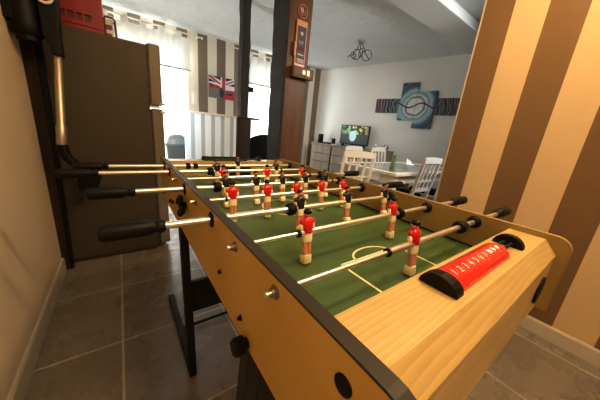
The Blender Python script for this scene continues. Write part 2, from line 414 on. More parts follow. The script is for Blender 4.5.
# big post
t = thing('timber_post', 'thick brown square timber post with weathered dark side carrying a bottle opener', 'post', (1.06, 2.33, 0))
MB().box(.935, 1.20, 2.20, 2.46, 0, ZC).build('post', 'beam_brown', t, bevel=.006)
mb = MB(); N = 22; zz = [ZC * i / N for i in range(N + 1)]; off = [random.uniform(.012, .034) for _ in zz]
for i in range(N):
    mb.hexa([(.935 - off[i], 2.215 - off[i] * .4, zz[i]), (.935, 2.195, zz[i]), (.935, 2.46, zz[i]), (.935 - off[i], 2.46, zz[i]),
             (.935 - off[i + 1], 2.215 - off[i + 1] * .4, zz[i + 1]), (.935, 2.195, zz[i + 1]), (.935, 2.46, zz[i + 1]), (.935 - off[i + 1], 2.46, zz[i + 1])])
mb.build('rough_side', 'beam_grey', t)
# bottle opener board with cap box
t = thing('bottle_opener_board', 'orange pine board with dark printed panel and cap box on the thick post', 'sign', (1.08, 2.19, 1.65))
MB().box(1.015, 1.145, 2.18, 2.20, 1.69, 2.10).build('board', 'orange_wood', t, bevel=.008)
pn = MB().box(1.030, 1.130, 2.176, 2.18, 1.72, 2.045).build('printed_panel', 'photo_dark', t)
mb = MB(); Rx = Matrix.Rotation(PI / 2, 4, 'X')
add_text(mb, 'NY', .042, Matrix.Translation((1.08, 2.1745, 1.905)) @ Rx, 0)
for z, w in ((1.80, .035), (1.755, .042), (1.735, .04)): mb.box(1.08 - w, 1.08 + w, 2.1735, 2.176, z - .007, z + .007, 0)
mb.rev((1.08, 2.1765, 1.985), (0, -1, 0), [(0, .018), (.002, .018)], 20, 0)
mb.box(1.045, 1.115, 2.1735, 2.176, 1.835, 1.865, 1)
mb.build('lettering', ['copper', 'carpet_red'], pn)
MB().box(.998, 1.015, 2.165, 2.20, 1.78, 1.90).build('opener', 'copper', t, bevel=.004)
cb = MB().box(.985, 1.235, 2.13, 2.20, 1.585, 1.60).box(.985, 1.0, 2.13, 2.20, 1.60, 1.685).box(1.22, 1.235, 2.13, 2.20, 1.60, 1.685).box(1.0, 1.22, 2.13, 2.142, 1.60, 1.685).build('cap_box', 'beam_brown', t, bevel=.003)
MB().rev((1.11, 2.13, 1.64), (0, -1, 0), [(0, .022), (.003, .020)], 18).box(1.15, 1.18, 2.128, 2.13, 1.615, 1.665).build('emblem', 'gold', cb)
t = MB(); t.rev((1.08, 2.20, 2.175), (0, -1, 0), [(0, .060), (.006, .060)], 32, 0).tube([(1.08 + .055 * math.cos(a * PI / 12), 2.192, 2.175 + .055 * math.sin(a * PI / 12)) for a in range(24)], .0045, 8, 1, True)
t.tube([(1.08 + .040 * math.cos(a * PI / 12), 2.192, 2.175 + .040 * math.sin(a * PI / 12)) for a in range(24)], .002, 6, 1, True)
t.rev((1.072, 2.194, 2.185), (0, -1, 0), [(0, .024), (.003, .022)], 20, 1).tube([(1.06, 2.19, 2.155), (1.08, 2.188, 2.145), (1.105, 2.19, 2.16), (1.11, 2.19, 2.185)], .005, 8, 1)
tag(t.build('round_plaque', ['beam', 'copper']), 'small round dark plaque with coppery ring above the orange board on the post', 'plaque')

# ------------------------------------------------------------------ fridge
t = thing('refrigerator', 'tall bronze brown refrigerator seen from its plain side', 'refrigerator', (-.5, 2.36, 0))
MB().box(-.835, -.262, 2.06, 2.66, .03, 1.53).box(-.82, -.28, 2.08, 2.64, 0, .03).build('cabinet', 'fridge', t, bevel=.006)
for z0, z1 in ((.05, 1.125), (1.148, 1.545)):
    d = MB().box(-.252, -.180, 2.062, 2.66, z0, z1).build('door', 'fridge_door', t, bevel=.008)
    MB().box(-.262, -.252, 2.07, 2.65, z0 + .01, z1 - .01).build('seal', 'seal', d)
    if z0 < 1: MB().box(-.200, -.160, 2.055, 2.10, 1.095, 1.112).build('handle', 'tube_metal', d, bevel=.004)
    else: MB().box(-.262, -.2, 2.052, 2.062, 1.129, 1.143).box(-.2, -.160, 2.055, 2.10, 1.155, 1.17).build('handle', 'tube_metal', d, bevel=.003)
# red crate on the fridge
t = thing('plastic_crate', 'red plastic crate with square slots standing on top of the fridge', 'crate', (-.64, 2.3, 1.53))
mb = MB(); X0, X1, Y0, Y1 = -.82, -.478, 2.15, 2.45
mb.box(X0, X1, Y1 - .012, Y1, 1.542, 1.88).box(X0, X0 + .012, Y0 + .012, Y1 - .012, 1.542, 1.88).box(X1 - .012, X1, Y0 + .012, Y1 - .012, 1.542, 1.88).box(X0, X1, Y0, Y1, 1.53, 1.542)
mb.box(X0, X1, Y0, Y0 + .012, 1.542, 1.597).box(X0, X1, Y0, Y0 + .012, 1.635, 1.88)
xs_ = [X0, -.69, -.66, -.65, -.62, -.61, -.58, -.57, -.54, X1]
for i in range(0, 9, 2): mb.box(xs_[i], xs_[i + 1], Y0, Y0 + .012, 1.597, 1.635)
for x in (-.535, -.515, -.497): mb.box(x, x + .006, Y0 - .006, Y0, 1.56, 1.88)
mb.box(X0, X1, Y0 - .008, Y0, 1.570, 1.585)
mb.build('shell', 'crate_red', t)
MB().box(-.70, -.53, Y0 + .013, Y0 + .02, 1.59, 1.64).build('slot_backing', 'crate_dark', t)
t = thing('dish_rack', 'small dark red framed rack with white and black bars beside the red crate', 'rack', (-.43, 2.25, 1.53))
pts = [(-.474, 2.2, 1.54), (-.474, 2.2, 1.655), (-.466, 2.2, 1.668), (-.43, 2.2, 1.668), (-.418, 2.2, 1.655), (-.415, 2.2, 1.54)]
MB().tube(pts, .006, 8).tube([(x, 2.3, z) for x, y, z in pts], .006, 8).tube([(-.415, 2.2, 1.54), (-.415, 2.3, 1.54)], .006).tube([(-.474, 2.2, 1.54), (-.474, 2.3, 1.54)], .006).build('frame', 'crate_dark', t)
MB().box(-.470, -.428, 2.215, 2.225, 1.54, 1.66).build('card', 'white_paint', t)
MB().box(-.468, -.440, 2.208, 2.214, 1.555, 1.575).build('bar', 'crate_dark', t); MB().box(-.468, -.435, 2.208, 2.214, 1.60, 1.625).build('bar', 'crate_dark', t)

# ------------------------------------------------------------------ vacuum on the wall
t = thing('stick_vacuum', 'black stick vacuum with silver tube hung on the left wall', 'vacuum', (-.72, 1.85, .6))
MB().rev((-.782, 1.85, 1.395), (0, 0, 1), [(0, .052), (.012, .061), (.05, .058), (.4, .060), (.6, .05)], 24).rev((-.782, 1.85, 1.372), (0, 0, 1), [(0, .045), (.03, .045)], 20).build('dust_bin', 'black_plastic', t)
MB().prism([(-.723, 1.40), (-.702, 1.37), (-.702, 1.325), (-.662, 1.325), (-.660, 1.42), (-.650, 1.55), (-.645, 2.0), (-.725, 2.0)], 'y', 1.80, 1.90).build('motor_housing', 'black_plastic', t, bevel=.006)
MB().tube([(-.694 + .030 * math.cos(a * PI / 10), 1.79, 1.578 + .032 * math.sin(a * PI / 10)) for a in range(20)], .0065, 8, 0, True).build('trigger_ring', 'ceramic', t)
MB().rev((-.694, 1.80, 1.578), (0, -1, 0), [(0, .026), (.004, .026)], 20).build('power_disc', 'crate_red', t)
MB().rev((-.684, 1.85, 1.33), (-.040, 0, -.43), [(0, .018), (.36, .020), (.365, .024), (.455, .025), (.465, .025)], 18).build('wand', 'tube_metal', t)
MB().tube([(-.727, 1.85, .875), (-.727, 1.85, .85), (-.722, 1.85, .82), (-.71, 1.85, .785), (-.685, 1.85, .755), (-.655, 1.85, .735)], [.024, .027, .026, .025, .024, .022], 14).build('elbow_joint', 'black_plastic', t)
MB().hexa([(-.69, 1.82, .60), (-.60, 1.80, .58), (-.60, 1.93, .58), (-.69, 1.93, .62), (-.675, 1.82, .755), (-.565, 1.80, .69), (-.565, 1.93, .69), (-.675, 1.93, .755)]).build('floor_head', 'black_plastic', t, bevel=.012)
MB().box(-.845, -.80, 1.80, 1.90, 1.45, 1.75).build('wall_dock', 'black_matte', t)

# ------------------------------------------------------------------ foosball table
ft = thing('foosball_table', 'wooden foosball table with green pitch and red and black players', 'foosball table', (0, .56, 0))
W = .30; T = .0145; HR = .8774; Y0 = .1273; D = .1302
YN, YF = -.052, 1.172
def side(sgn, mat):
    r_ = .026; poly = [(YN, .725)]
    for k in range(7):
        a = PI - k * PI / 12; poly.append((YN + r_ + r_ * math.cos(a), .897 - r_ + r_ * math.sin(a)))
    for k in range(7):
        a = PI / 2 - k * PI / 12; poly.append((YF - r_ + r_ * math.cos(a), .897 - r_ + r_ * math.sin(a)))
    poly.append((YF, .725))
    x0, x1 = (-W - T, -W) if sgn < 0 else (W, W + T)
    o = MB().prism(poly, 'x', x0, x1).build('side_panel', mat, ft)
    # edge band following the top outline
    n = len(poly); mb = MB()
    def outp(i):
        p = poly[i]
        if i == 0: return (p[0] - .003, p[1])
        if i == n - 1: return (p[0] + .003, p[1])
        c_ = (YN + r_, .897 - r_) if i < 8 else (YF - r_, .897 - r_)
        d = Vector((p[0] - c_[0], p[1] - c_[1])).normalized(); return (p[0] + d.x * .003, p[1] + d.y * .003)
    for i in range(n - 1):
        a, b_ = poly[i], poly[i + 1]; c_, d_ = outp(i + 1), outp(i)
        mb.prism([a, b_, c_, d_], 'x', x0 - .0008, x1 + .0008) if sgn < 0 else mb.prism([a, b_, c_, d_], 'x', x0, x1)
    mb.build('edge_band', 'dark_edge' if sgn < 0 else 'edge_olive', o)
    return o
sl = side(-1, 'side_wood'); sr = side(1, 'side_wood_shaded')
def endbox(near):
    f = (lambda y: y) if near else (lambda y: 2 * (Y0 + 3.5 * D) - y)
    poly = [(f(.0539), .775), (f(.0539), .888), (f(-.0118), .888), (f(-.0352), .858), (f(-.0352), .728), (f(-.02), .728), (f(-.02), .775)]
    o = MB().prism(poly, 'x', -W, W).build('end_box', 'box_wood', ft)
    return o
eb = endbox(True); ebf = endbox(False)
# ball return on the near face, goals
MB().rev((.232, -.0352, .795), (0, -1, 0), [(0, .030), (.004, .030), (.004, .022), (.0045, .0)], 28).build('ball_return', 'black_plastic', eb)
MB().box(-.10, .10, .0535, .0548, .812, .870).build('goal_opening', 'black_matte', eb)
yf = 2 * (Y0 + 3.5 * D) - .0539
MB().box(-.10, .10, yf - .0012, yf + .001, .812, .872).build('goal_opening', 'black_matte', ebf)
# playing field
pf = MB().box(-W, W, .0539, yf, .79, .81).build('playing_field', 'pitch', ft)
lines = MB(); zt = .8104; CY = Y0 + 3.5 * D
def seg_(x0, y0, x1, y1, w=.0048):
    d = Vector((x1 - x0, y1 - y0)).normalized(); n_ = Vector((-d.y, d.x)) * w / 2
    lines.add([(x0 + n_.x, y0 + n_.y, zt), (x0 - n_.x, y0 - n_.y, zt), (x1 - n_.x, y1 - n_.y, zt), (x1 + n_.x, y1 + n_.y, zt)], [(0, 1, 2, 3)])
def arc_(cx, cy, r_, a0, a1, n=28, sy=1.):
    for i in range(n):
        a = a0 + (a1 - a0) * i / n; b_ = a0 + (a1 - a0) * (i + 1) / n
        seg_(cx + r_ * math.cos(a), cy + sy * r_ * math.sin(a), cx + r_ * math.cos(b_), cy + sy * r_ * math.sin(b_))
for mir in (0, 1):
    g = (lambda y: y) if not mir else (lambda y: 2 * CY - y)
    seg_(-.103, g(.056), -.103, g(.213)); seg_(.093, g(.056), .093, g(.213)); seg_(-.103, g(.213), .093, g(.213))
    arc_(0, g(.213), .058, 0 if not mir else -PI, PI if not mir else 0, 28, .55)
arc_(0, CY, .085, 0, 2 * PI, 48); seg_(-W, CY, W, CY)
lines.build('pitch_lines', 'figure_cream', pf)
MB().box(-W, -W + .006, .055, yf - .002, .81, .813).box(W - .006, W, .055, yf - .002, .81, .813).box(-W + .006, W - .006, .055, .060, .81, .813).build('pitch_border', 'black_matte', pf)
MB().box(-W, W, .056, yf - .002, .735, .745).build('underboard', 'dark_edge', ft)

# players
def figure(shirt, back):
    s = 1 if back else -1      # facing +y (back to the near end) or -y
    mb = MB()
    mb.loft([(-.087, .0095, .0085, s * .003, .4), (-.085, .0106, .0096, s * .003, .4), (-.069, .0102, .0086, s * .002, .4), (-.067, .0090, .007, 0, .5)], 0, 16)   # foot block
    for sx in (-1, 1):                                                                                                             # legs
        n0 = len(mb.v)
        mb.loft([(-.068, .0044, .0054, 0, 1), (-.056, .0054, .0064, 0, 1), (-.044, .0050, .0060, 0, 1), (-.030, .0058, .0066, 0, 1)], 1, 10)
        for i in range(n0, len(mb.v)): x, y, z = mb.v[i]; mb.v[i] = (x + sx * .0049, y, z)
    mb.loft([(-.037, .0112, .0080, 0, .7), (-.030, .0118, .0090, 0, .75), (-.022, .0114, .0092, 0, .8), (-.015, .0106, .0088, 0, .8)], 0, 16)  # shorts
    mb.loft([(-.018, .0116, .0094, 0, .85), (-.008, .0128, .0104, 0, .85), (.004, .0140, .0106, 0, .8), (.011, .0132, .0094, 0, .8), (.0155, .0090, .0068, 0, .9), (.0175, .0045, .0045, 0, 1)], 2, 18)
    mb.loft([(.014, .0042, .0042, 0, 1), (.020, .0040, .0042, 0, 1)], 1, 10)
    for sx in (-1, 1):                                                                                                             # arms: sleeve and forearm at the side
        mb.sphere((sx * .0136, 0, .007), .0050, .0058, .0068, 2, 10, 6)
        mb.sphere((sx * .0148, 0, -.005), .0042, .0052, .0090, 0, 10, 6)
    mb.sphere((0, 0, .0240), .0076, .0084, .0088, 1, 14, 8)                                                                        # head
    mb.sphere((0, -s * .0015, .0278), .0086, .0091, .0070, 3, 14, 8)                                                               # hair
    mb.sphere((0, s * .0083, .0230), .0012, .0020, .0018, 1, 8, 5)                                                                 # nose
    for sx in (-1, 1): mb.sphere((sx * .0077, 0, .0230), .0012, .0018, .0022, 1, 8, 5)                                             # ears
    for sx in (-1, 1): mb.sphere((sx * .0028, s * .0076, .0252), .0009, .0008, .0009, 3, 6, 4)                                     # eyes
    mb.box(-.0022, .0022, -.0081 if s < 0 else .0060, -.0060 if s < 0 else .0081, .0192, .0201, 3)                             # mouth
    mb.v = [(x, y, z + .017) for x, y, z in mb.v]
    mb.rev((0, s * .0090, .001), (0, 1, 0), [(0, .0032), (.0015 * 1, .0030)], 10, 3)
    mb.rev((0, -s * .0105, .001), (0, s, 0), [(0, .0018), (.002, .0018)], 8, 3)                                                   # screw
    return mb
proto = {}
def mk_player(col, parent, x):
    if col not in proto:
        o = figure(None, col == 'red').build('player_figure', ['figure_cream', 'skin', 'shirt_red' if col == 'red' else 'shirt_black', 'hair'], parent, local=True)
        proto[col] = o
    else:
        o = proto[col].copy(); C.objects.link(o); o.parent = parent
    o.location = (x, 0, 0); o.scale = (.96, .96, .92); o.rotation_euler = (math.radians(-8), 0, 0); o['label'] = ('red shirted foosball player' if col == 'red' else 'black shirted foosball player')
    return o
def ring(parent, x, r_=.011, w=.010, name='bumper'):
    return MB().rev((x - w / 2, 0, 0), (1, 0, 0), [(0, r_ * .8), (w * .2, r_), (w * .8, r_), (w, r_ * .8)], 20).build(name, 'black_matte', parent, local=True)
rods = [
    ('red', 1, [-.004], .475, -.085, [(-.088, .008, .007), (.208, .0155, .018), (.228, .012, .010)]),
    ('red', 1, [-.168, .118], .475, -.19, [(-.188, .0075, .008), (.150, .0155, .014)]),
    ('black', -1, [-.092, .082, .263], .402, None, [(-.120, .0155, .022), (.285, .0075, .010)]),
    ('red', 1, [-.222, -.118, -.014, .090, .194], .47, -.245, [(-.240, .0075, .008)]),
    ('black', -1, [-.194, -.091, .013, .118, .222], .436, None, [(-.222, .0155, .022), (.26, .008, .01)]),
    ('red', 1, [-.157, .020, .198], .47, -.175, [(.24, .009, .01)]),
    ('black', -1, [-.142, .138], .522, None, [(-.168, .0155, .022), (.165, .009, .01)]),
    ('black', -1, [-.002], .50, None, [(-.225, .013, .018), (-.195, .012, .018)]),
]
for i, (col, sgn, xs_, hx, thin, rings) in enumerate(rods):
    yy = Y0 + i * D; mb = MB(); o_ = (0, yy, HR)
    if sgn > 0:
        mb.cyl((-.328, yy, HR), (thin, yy, HR), .0042, seg=14).cyl((thin, yy, HR), (hx + .02, yy, HR), .0068, seg=18)
    else:
        mb.cyl((-hx - .02, yy, HR), (.325, yy, HR), .0068, seg=18)
    rod = mb.build('rod', 'chrome', ft, origin=o_)
    for x in xs_: mk_player(col, rod, x)
    for x, r_, w in rings: ring(rod, x, r_, w)
    # grip
    s = sgn
    L_ = .095 if sgn < 0 else .105
    MB().rev((s * hx, 0, 0), (s, 0, 0), [(-.004, .009), (0, .0125), (.007, .0125), (.010, .0100), (.014, .0100), (.018, .0128), (.026, .0142), (L_ - .012, .0150), (L_ - .004, .0128), (L_, .006)], 16).build('grip', 'black_plastic', rod, local=True, bevel=.001)
    # bearing collars in both side panels (fixed to the table)
    for sd in (-1, 1):
        xo = sd * (W + T); xi = sd * W
        small = (sd == -1 and sgn > 0)
        if small and i in (0, 1, 3, 5):
            MB().rev((xo, yy, HR), (-1, 0, 0), [(0, .0095), (.0012, .0095), (.0013, .0062), (.006, .0060), (.0062, .0044), (.011, .0042), (.013, .002)], 16, smooth=False).build('rod_end_nut', 'silver', ft)
        else:
            MB().rev((xo, yy, HR), (sd, 0, 0), [(0, .0165), (.002, .0165), (.003, .010), (.004, .0095)], 22).build('bearing', 'black_matte', ft)
        if not small: MB().rev((xi, yy, HR), (-sd, 0, 0), [(0, .0165), (.004, .0160), (.010, .0120), (.011, .010)], 22).build('bearing', 'black_matte', ft)
# fixings on the left outer side
def screw(y, z, r_=.006, d=.008, name='bolt_cap', mat='black_plastic'):
    MB().rev((-W - T, y, z), (-1, 0, 0), [(0, r_ * 1.3), (.002, r_ * 1.3), (.0025, r_), (d, r_ * .8)], 14).build(name, mat, ft)
screw(.009, .864, .0075, .003); screw(.226, .762, .0038, .006); screw(.329, .790, .0038, .006); screw(1.10, .75, .006); screw(.91, .766, .006); screw(.86, .775, .006)
MB().rev((-W - T, .199, .735), (-1, 0, 0), [(0, .009), (.004, .009), (.005, .0145), (.020, .015), (.024, .012)], 8, smooth=False).build('leg_knob', 'black_matte', ft, bevel=.002)
kb = MB().rev((-W - T, .64, .830), (-1, 0, 0), [(0, .011), (.008, .011), (.009, .014), (.018, .013)], 12)
for k in range(4):
    a = k * PI / 2 + .3; kb.sphere((-W - T - .015, .64 + .024 * math.cos(a), .830 + .024 * math.sin(a)), .008, .012, .012, 0, 10, 6)
kb.build('wing_knob', 'black_matte', ft)
# score counters
def counter(near):
    f = (lambda y: y) if near else (lambda y: 2 * CY - y)
    eb_ = eb if near else ebf
    def dprof(y0, y1, z0, h_, n=10): return [(f((y0 + y1) / 2 + (y1 - y0) / 2 * math.cos(PI * k / n)), z0 + h_ * math.sin(PI * k / n)) for k in range(n + 1)]
    mb = MB()
    for k in range(11): x = -.115 + k * .0182; mb.prism(dprof(0, .044, .888, .0185), 'x', x, x + .0172)
    mb.prism(dprof(.001, .043, .888, .0175), 'x', -.116, .084)
    root = mb.build('score_counter', 'red_plastic' if near else 'black_plastic', ft, bevel=.0008)
    MB().prism(dprof(-.003, .047, .888, .020), 'x', -.137, -.116).build('end_cap', 'black_plastic', root, bevel=.0015)
    MB().prism(dprof(-.003, .047, .888, .022), 'x', .150, .166).build('end_cap', 'black_plastic', root, bevel=.0015)
    for y_ in (.016, .028): MB().cyl((.08, f(y_), .895), (.152, f(y_), .895), .003).build('slide_bar', 'dark_metal', root)
    if near:
        mb = MB(); tilt = Matrix.Rotation(math.radians(14), 4, 'X')
        for k in range(10):
            add_text(mb, str(k + 1), .0145 if k < 9 else .010, Matrix.Translation((-.115 + k * .0182 + .0088, .0170, .9068)) @ tilt, 0)
        mb.build('numbers', 'white_paint', root)
counter(True); counter(False)
# legs
def legframe(yt, yb, foot0, foot1, panel_y, pz0, pz1):
    o = None
    for s in (-1, 1):
        lf = MB()
        x0, x1 = (s * .298, s * .268) if s < 0 else (.268, .298)
        lf.hexa([(x0, yb - .018, .0), (x1, yb - .018, .0), (x1, yb + .018, .0), (x0, yb + .018, .0), (x0, yt - .018, .733), (x1, yt - .018, .733), (x1, yt + .018, .733), (x0, yt + .018, .733)])
        lf.box(x0, x1, foot0, foot1, 0, .030)
        q = lf.build('leg', 'dark_metal', ft, bevel=.003); o = o or q
    MB().box(-.268, .268, panel_y - .01, panel_y + .01, pz0, pz1).build('cross_panel', 'dark_metal', o)
    MB().cyl((-.268, foot1 - .3, .02), (.268, foot1 - .3, .02), .008).build('floor_bar', 'dark_metal', o)
legframe(.885, .800, .780, 1.36, .85, .285, .43)
legframe(.235, .320, -.24, .335, .25, .20, .733)

# ------------------------------------------------------------------ curtains
def curtain(x0, x1, z0, z1, y, amp, waves, mat, name, label, group=None, root=None):
    n = int((x1 - x0) * 60); vs = []; fs = []
    zr = [z0, z0 + (z1 - z0) * .5, z1]
    for j, z in enumerate(zr):
        for i in range(n + 1):
            x = x0 + (x1 - x0) * i / n; vs.append((x, y + amp * math.sin(x * waves) * (.6 + .4 * math.sin(x * 7.3)) , z))
    for j in range(2):
        for i in range(n): a = j * (n + 1) + i; fs.append((a, a + 1, a + n + 2, a + n + 1))
    return MB().add(vs, fs, 0, True)
def curtain_set(x0, x1, lab, loc):
    t = thing('lace_curtain', lab, 'curtain', (loc, FW - .1, 0))
    c_ = curtain(x0, x1, 1.86, 2.35, FW - .10, .04, 34, None, None, None)
    x = x0 + .01
    while x < x1 - .05:
        c_.box(x, min(x + .10, x1), FW - .104, FW - .100, 2.33, 2.425); x += .235
    c_.build('lace_panel', 'lace', t)
    curtain(x0, x1 - .02, .14, 1.90, FW - .07, .035, 38, None, None, None).build('sheer_panel', 'sheer', t)
    MB().box(x0, x1, FW - .145, FW - .141, 1.858, 1.872).build('hem', 'photo_grey', t)
    return t
curtain_set(-.80, .60, 'tabbed lace curtain at the left window above the swing bin', -.1)
curtain_set(1.62, 2.75, 'tabbed lace curtain at the window behind the two timber posts', 2.2)
for x0, x1, lab in ((-.83, .80, 'cream curtain rod over the left window'), (1.36, 2.9, 'cream curtain rod over the window behind the posts')):
    t = thing('curtain_rod', lab, 'curtain rod', (x1, FW - .1, 2.41))
    MB().cyl((x0, FW - .102, 2.41), (x1, FW - .102, 2.41), .011).build('pole', 'curtain_rod', t)
    MB().sphere((x1, FW - .102, 2.41), .02, .02, .02).build('finial', 'curtain_rod', t)
    MB().box(x1 - .08, x1 - .06, FW - .10, FW, 2.40, 2.42).build('bracket', 'curtain_rod', t)

# flag canvas
t = thing('canvas_picture', 'square canvas with red white and blue flag over a grey and red scene', 'picture', (1.165, FW - .015, 1.70))
x0, x1, z0, z1 = .928, 1.405, 1.515, 1.885; yc = FW - .03
MB().box(x0, x1, yc, FW, z0, z1).build('canvas', 'photo_grey', t)
mb = MB(); k_ = [0]
def fl(pts, mi):
    k_[0] += 1; y = yc - .0006 * k_[0]; mb.add([(x0 + (x1 - x0) * a, y, z0 + (z1 - z0) * b_) for a, b_ in pts], [tuple(range(len(pts)))], mi)
fl([(0, .45), (1, .45), (1, 1), (0, 1)], 0)
fl([(.08, 1), (.44, 1), (.44, .84)], 1); fl([(0, .86), (.3, .72), (0, .72)], 1) ; fl([(.64, .84), (.64, 1), (.95, 1)], 1); fl([(.74, .66), (1, .66), (1, .80)], 1)
fl([(0, 1), (.06, 1), (.46, .70), (.40, .66), (0, .92)], 2); fl([(1, .96), (1, .90), (.66, .68), (.62, .72)], 2)
fl([(.0, .45), (.42, .45), (.42, .58), (.0, .66)], 2)
fl([(.50, .45), (.62, .45), (.62, 1), (.50, 1)], 2)
fl([(0, .12), (.42, .08), (.45, .30), (.36, .42), (0, .38)], 3); fl([(.06, .45), (.10, .45), (.12, .62), (.09, .66)], 4); fl([(.40, .10), (.52, .02), (.60, .30), (.48, .55), (.40, .45)], 4)
fl([(.55, .0), (1, 0), (1, .25), (.80, .40), (.58, .22)], 2); fl([(.68, .35), (.98, .30), (1, .42), (.72, .52)], 2); fl([(.64, .42), (1, .46), (1, .56), (.66, .58)], 0); fl([(.60, .24), (.84, .18), (.96, .26), (.84, .33)], 4)
mb.build('print', ['flag_white', 'navy', 'flag_red', 'photo_grey', 'photo_dark'], t)
tag(MB().box(.651, .725, FW - .03, FW, 1.35, 1.55).build('wall_thermostat', 'white_paint', bevel=.004), 'white box on the striped wall left of the flag canvas', 'thermostat')

# swing bin
t = thing('swing_bin', 'grey swing lid bin in front of the left window', 'bin', (.26, 4.2, 0)); t.scale = (1.06, 1.06, 1.05)
MB().loft([(0, .11, .10, 0, .6), (.02, .115, .105, 0, .6), (.60, .15, .13, 0, .6), (.63, .155, .135, 0, .6)], 0, 24).build('bucket', 'bin_grey', t, local=True)
MB().loft([(.625, .162, .142, 0, .6), (.655, .162, .142, 0, .6), (.665, .15, .13, 0, .6)], 0, 24).build('rim', 'bin_grey', t, local=True)
MB().loft([(.655, .148, .125, 0, .7), (.72, .138, .12, 0, .75), (.77, .105, .10, 0, .85), (.80, .05, .05, 0, 1)], 0, 24).build('dome_lid', 'bin_lid', t, local=True)

# round black tub chair
t = thing('tub_chair', 'black round backed tub chair behind the table by the slim post', 'armchair', (1.42, 3.75, 0)); t.scale = (1.1, 1.1, 1.12)
mb = MB(); n = 20; ri, ro = .20, .26; vs = []; fs = []
for k in range(n + 1):
    a = PI + PI * k / n - .3 + .6 * k / n; h_ = .60 + .26 * math.sin(max(0, min(1, (k / n))) * PI)
    for r_, z in ((ro, .38), (ro + .02, h_), (ri, h_), (ri - .01, .40)): vs.append((r_ * math.cos(a), r_ * math.sin(a), z))
for k in range(n):
    for j in range(4): a = k * 4 + j; b_ = k * 4 + (j + 1) % 4; fs.append((a, b_, b_ + 4, a + 4))
mb.add(vs, fs, 0, False); mb.add(vs[:4], [(0, 1, 2, 3)], 0).add(vs[-4:], [(0, 1, 2, 3)], 0)
mb.build('back_shell', 'black_matte', t, local=True, bevel=.01)
MB().rev((0, 0, .36), (0, 0, 1), [(0, .23), (.08, .23), (.11, .2)], 24).build('seat', 'carpet_red', t, local=True)
for x in (-.15, .15):
    for y in (-.15, .15): MB().cyl((x, y, .36), (x * 1.15, y * 1.15, 0), .016, .012).build('leg', 'dark_metal', t, local=True)

# ------------------------------------------------------------------ dining room
# ceiling light
t = thing('ceiling_light', 'chrome ceiling light with looped wires and spot arms', 'ceiling light', (2.69, 2.91, ZC))
MB().rev((0, 0, -.035), (0, 0, 1), [(0, .05), (.035, .055)], 24).build('canopy', 'silver', t, local=True)
def loop_(c, r_, ax, n=24):
    ax = Vector(ax).normalized(); a = ax.orthogonal().normalized(); b_ = ax.cross(a)
    return [Vector(c) + (a * math.cos(2 * PI * k / n) + b_ * math.sin(2 * PI * k / n)) * r_ for k in range(n)]
for c_, r_, ax in (((.09, -.07, -.20), .075, (.6, .8, .2)), ((-.03, .03, -.20), .07, (.9, .1, .3)), ((-.08, .05, -.22), .05, (.2, 1, -.3)), ((.02, 0, -.17), .06, (1, -.4, 0))):
    MB().tube(loop_(c_, r_, ax), .006, 6, 0, True).build('wire_loop', 'dark_metal', t, local=True)
for a, b_ in (((0, 0, -.03), (0, 0, -.12)), ((-.02, 0, -.03), (-.05, .04, -.16)), ((.02, 0, -.03), (.07, -.05, -.15)), ((-.05, .04, -.19), (-.14, .11, -.24)), ((.05, -.04, -.14), (.13, -.10, -.26))):
    MB().cyl(a, b_, .006, seg=8).build('arm', 'dark_metal', t, local=True)

# art panels, object origin at the centre of the composition
awn = Vector((-.978, -.21, 0)).normalized()
ang = math.atan(.2147)
cy = 2.60; cen = Vector((awx(cy) - .002, cy, 1.70))
def art(y0, y1, z0, z1, dep, lab):
    k = 1 / math.cos(ang)
    a = (y0 - cy) * k; b_ = (y1 - cy) * k
    mb = MB().box(-dep, -.001, a, b_, z0 - 1.70, z1 - 1.70)
    o = mb.build('canvas_picture', 'art', local=True); o.location = cen; o.rotation_euler = (0, 0, ang)
    return tag(o, lab, 'picture', 'panels of the swirling wall art')
art(2.885, 3.355, 1.58, 1.84, .03, 'leftmost low wide wall art panel ending in dark red')
art(2.595, 2.880, 1.45, 2.11, .03, 'tall wall art panel second from the left, set highest, with half the pale ring')
art(2.270, 2.590, 1.32, 1.96, .03, 'tall wall art panel hung lowest, with the right half of the ring')
art(1.75, 2.265, 1.56, 1.84, .03, 'wide dark red wall art panel beside the brown striped wall edge')

# sideboard
ST = .85
t = thing('sideboard', 'long grey washed wood sideboard along the white wall under the television', 'sideboard', (awx(4.55) - .22, 4.55, 0), ang)
k = 1 / math.cos(ang); LN = 1.80
MB().box(-.20, .20, -LN, 0, .06, ST - .025).build('cabinet', 'greywood', t, local=True)
MB().box(-.215, .205, -LN - .01, .01, ST - .025, ST).build('worktop', 'greywood', t, local=True)
MB().box(-.17, .17, -LN + .05, -.05, 0, .06).build('plinth', 'dark_metal', t, local=True)
y = -.02
for wd in (.55, .55, .61):
    for j in range(4):
        z = .08 + j * .186; d = MB().box(-.218, -.202, y - wd + .012, y, z, z + .176).build('drawer', 'greywood', t, local=True, bevel=.003)
        MB().box(-.222, -.218, y - wd + .03, y - .03, z + .168, z + .174).build('handle', 'seal', d, local=True)
    MB().box(-.206, -.200, y - wd - .012, y - wd + .010, .07, ST - .03).build('gap_strip', 'black_matte', t, local=True); y -= wd + .03
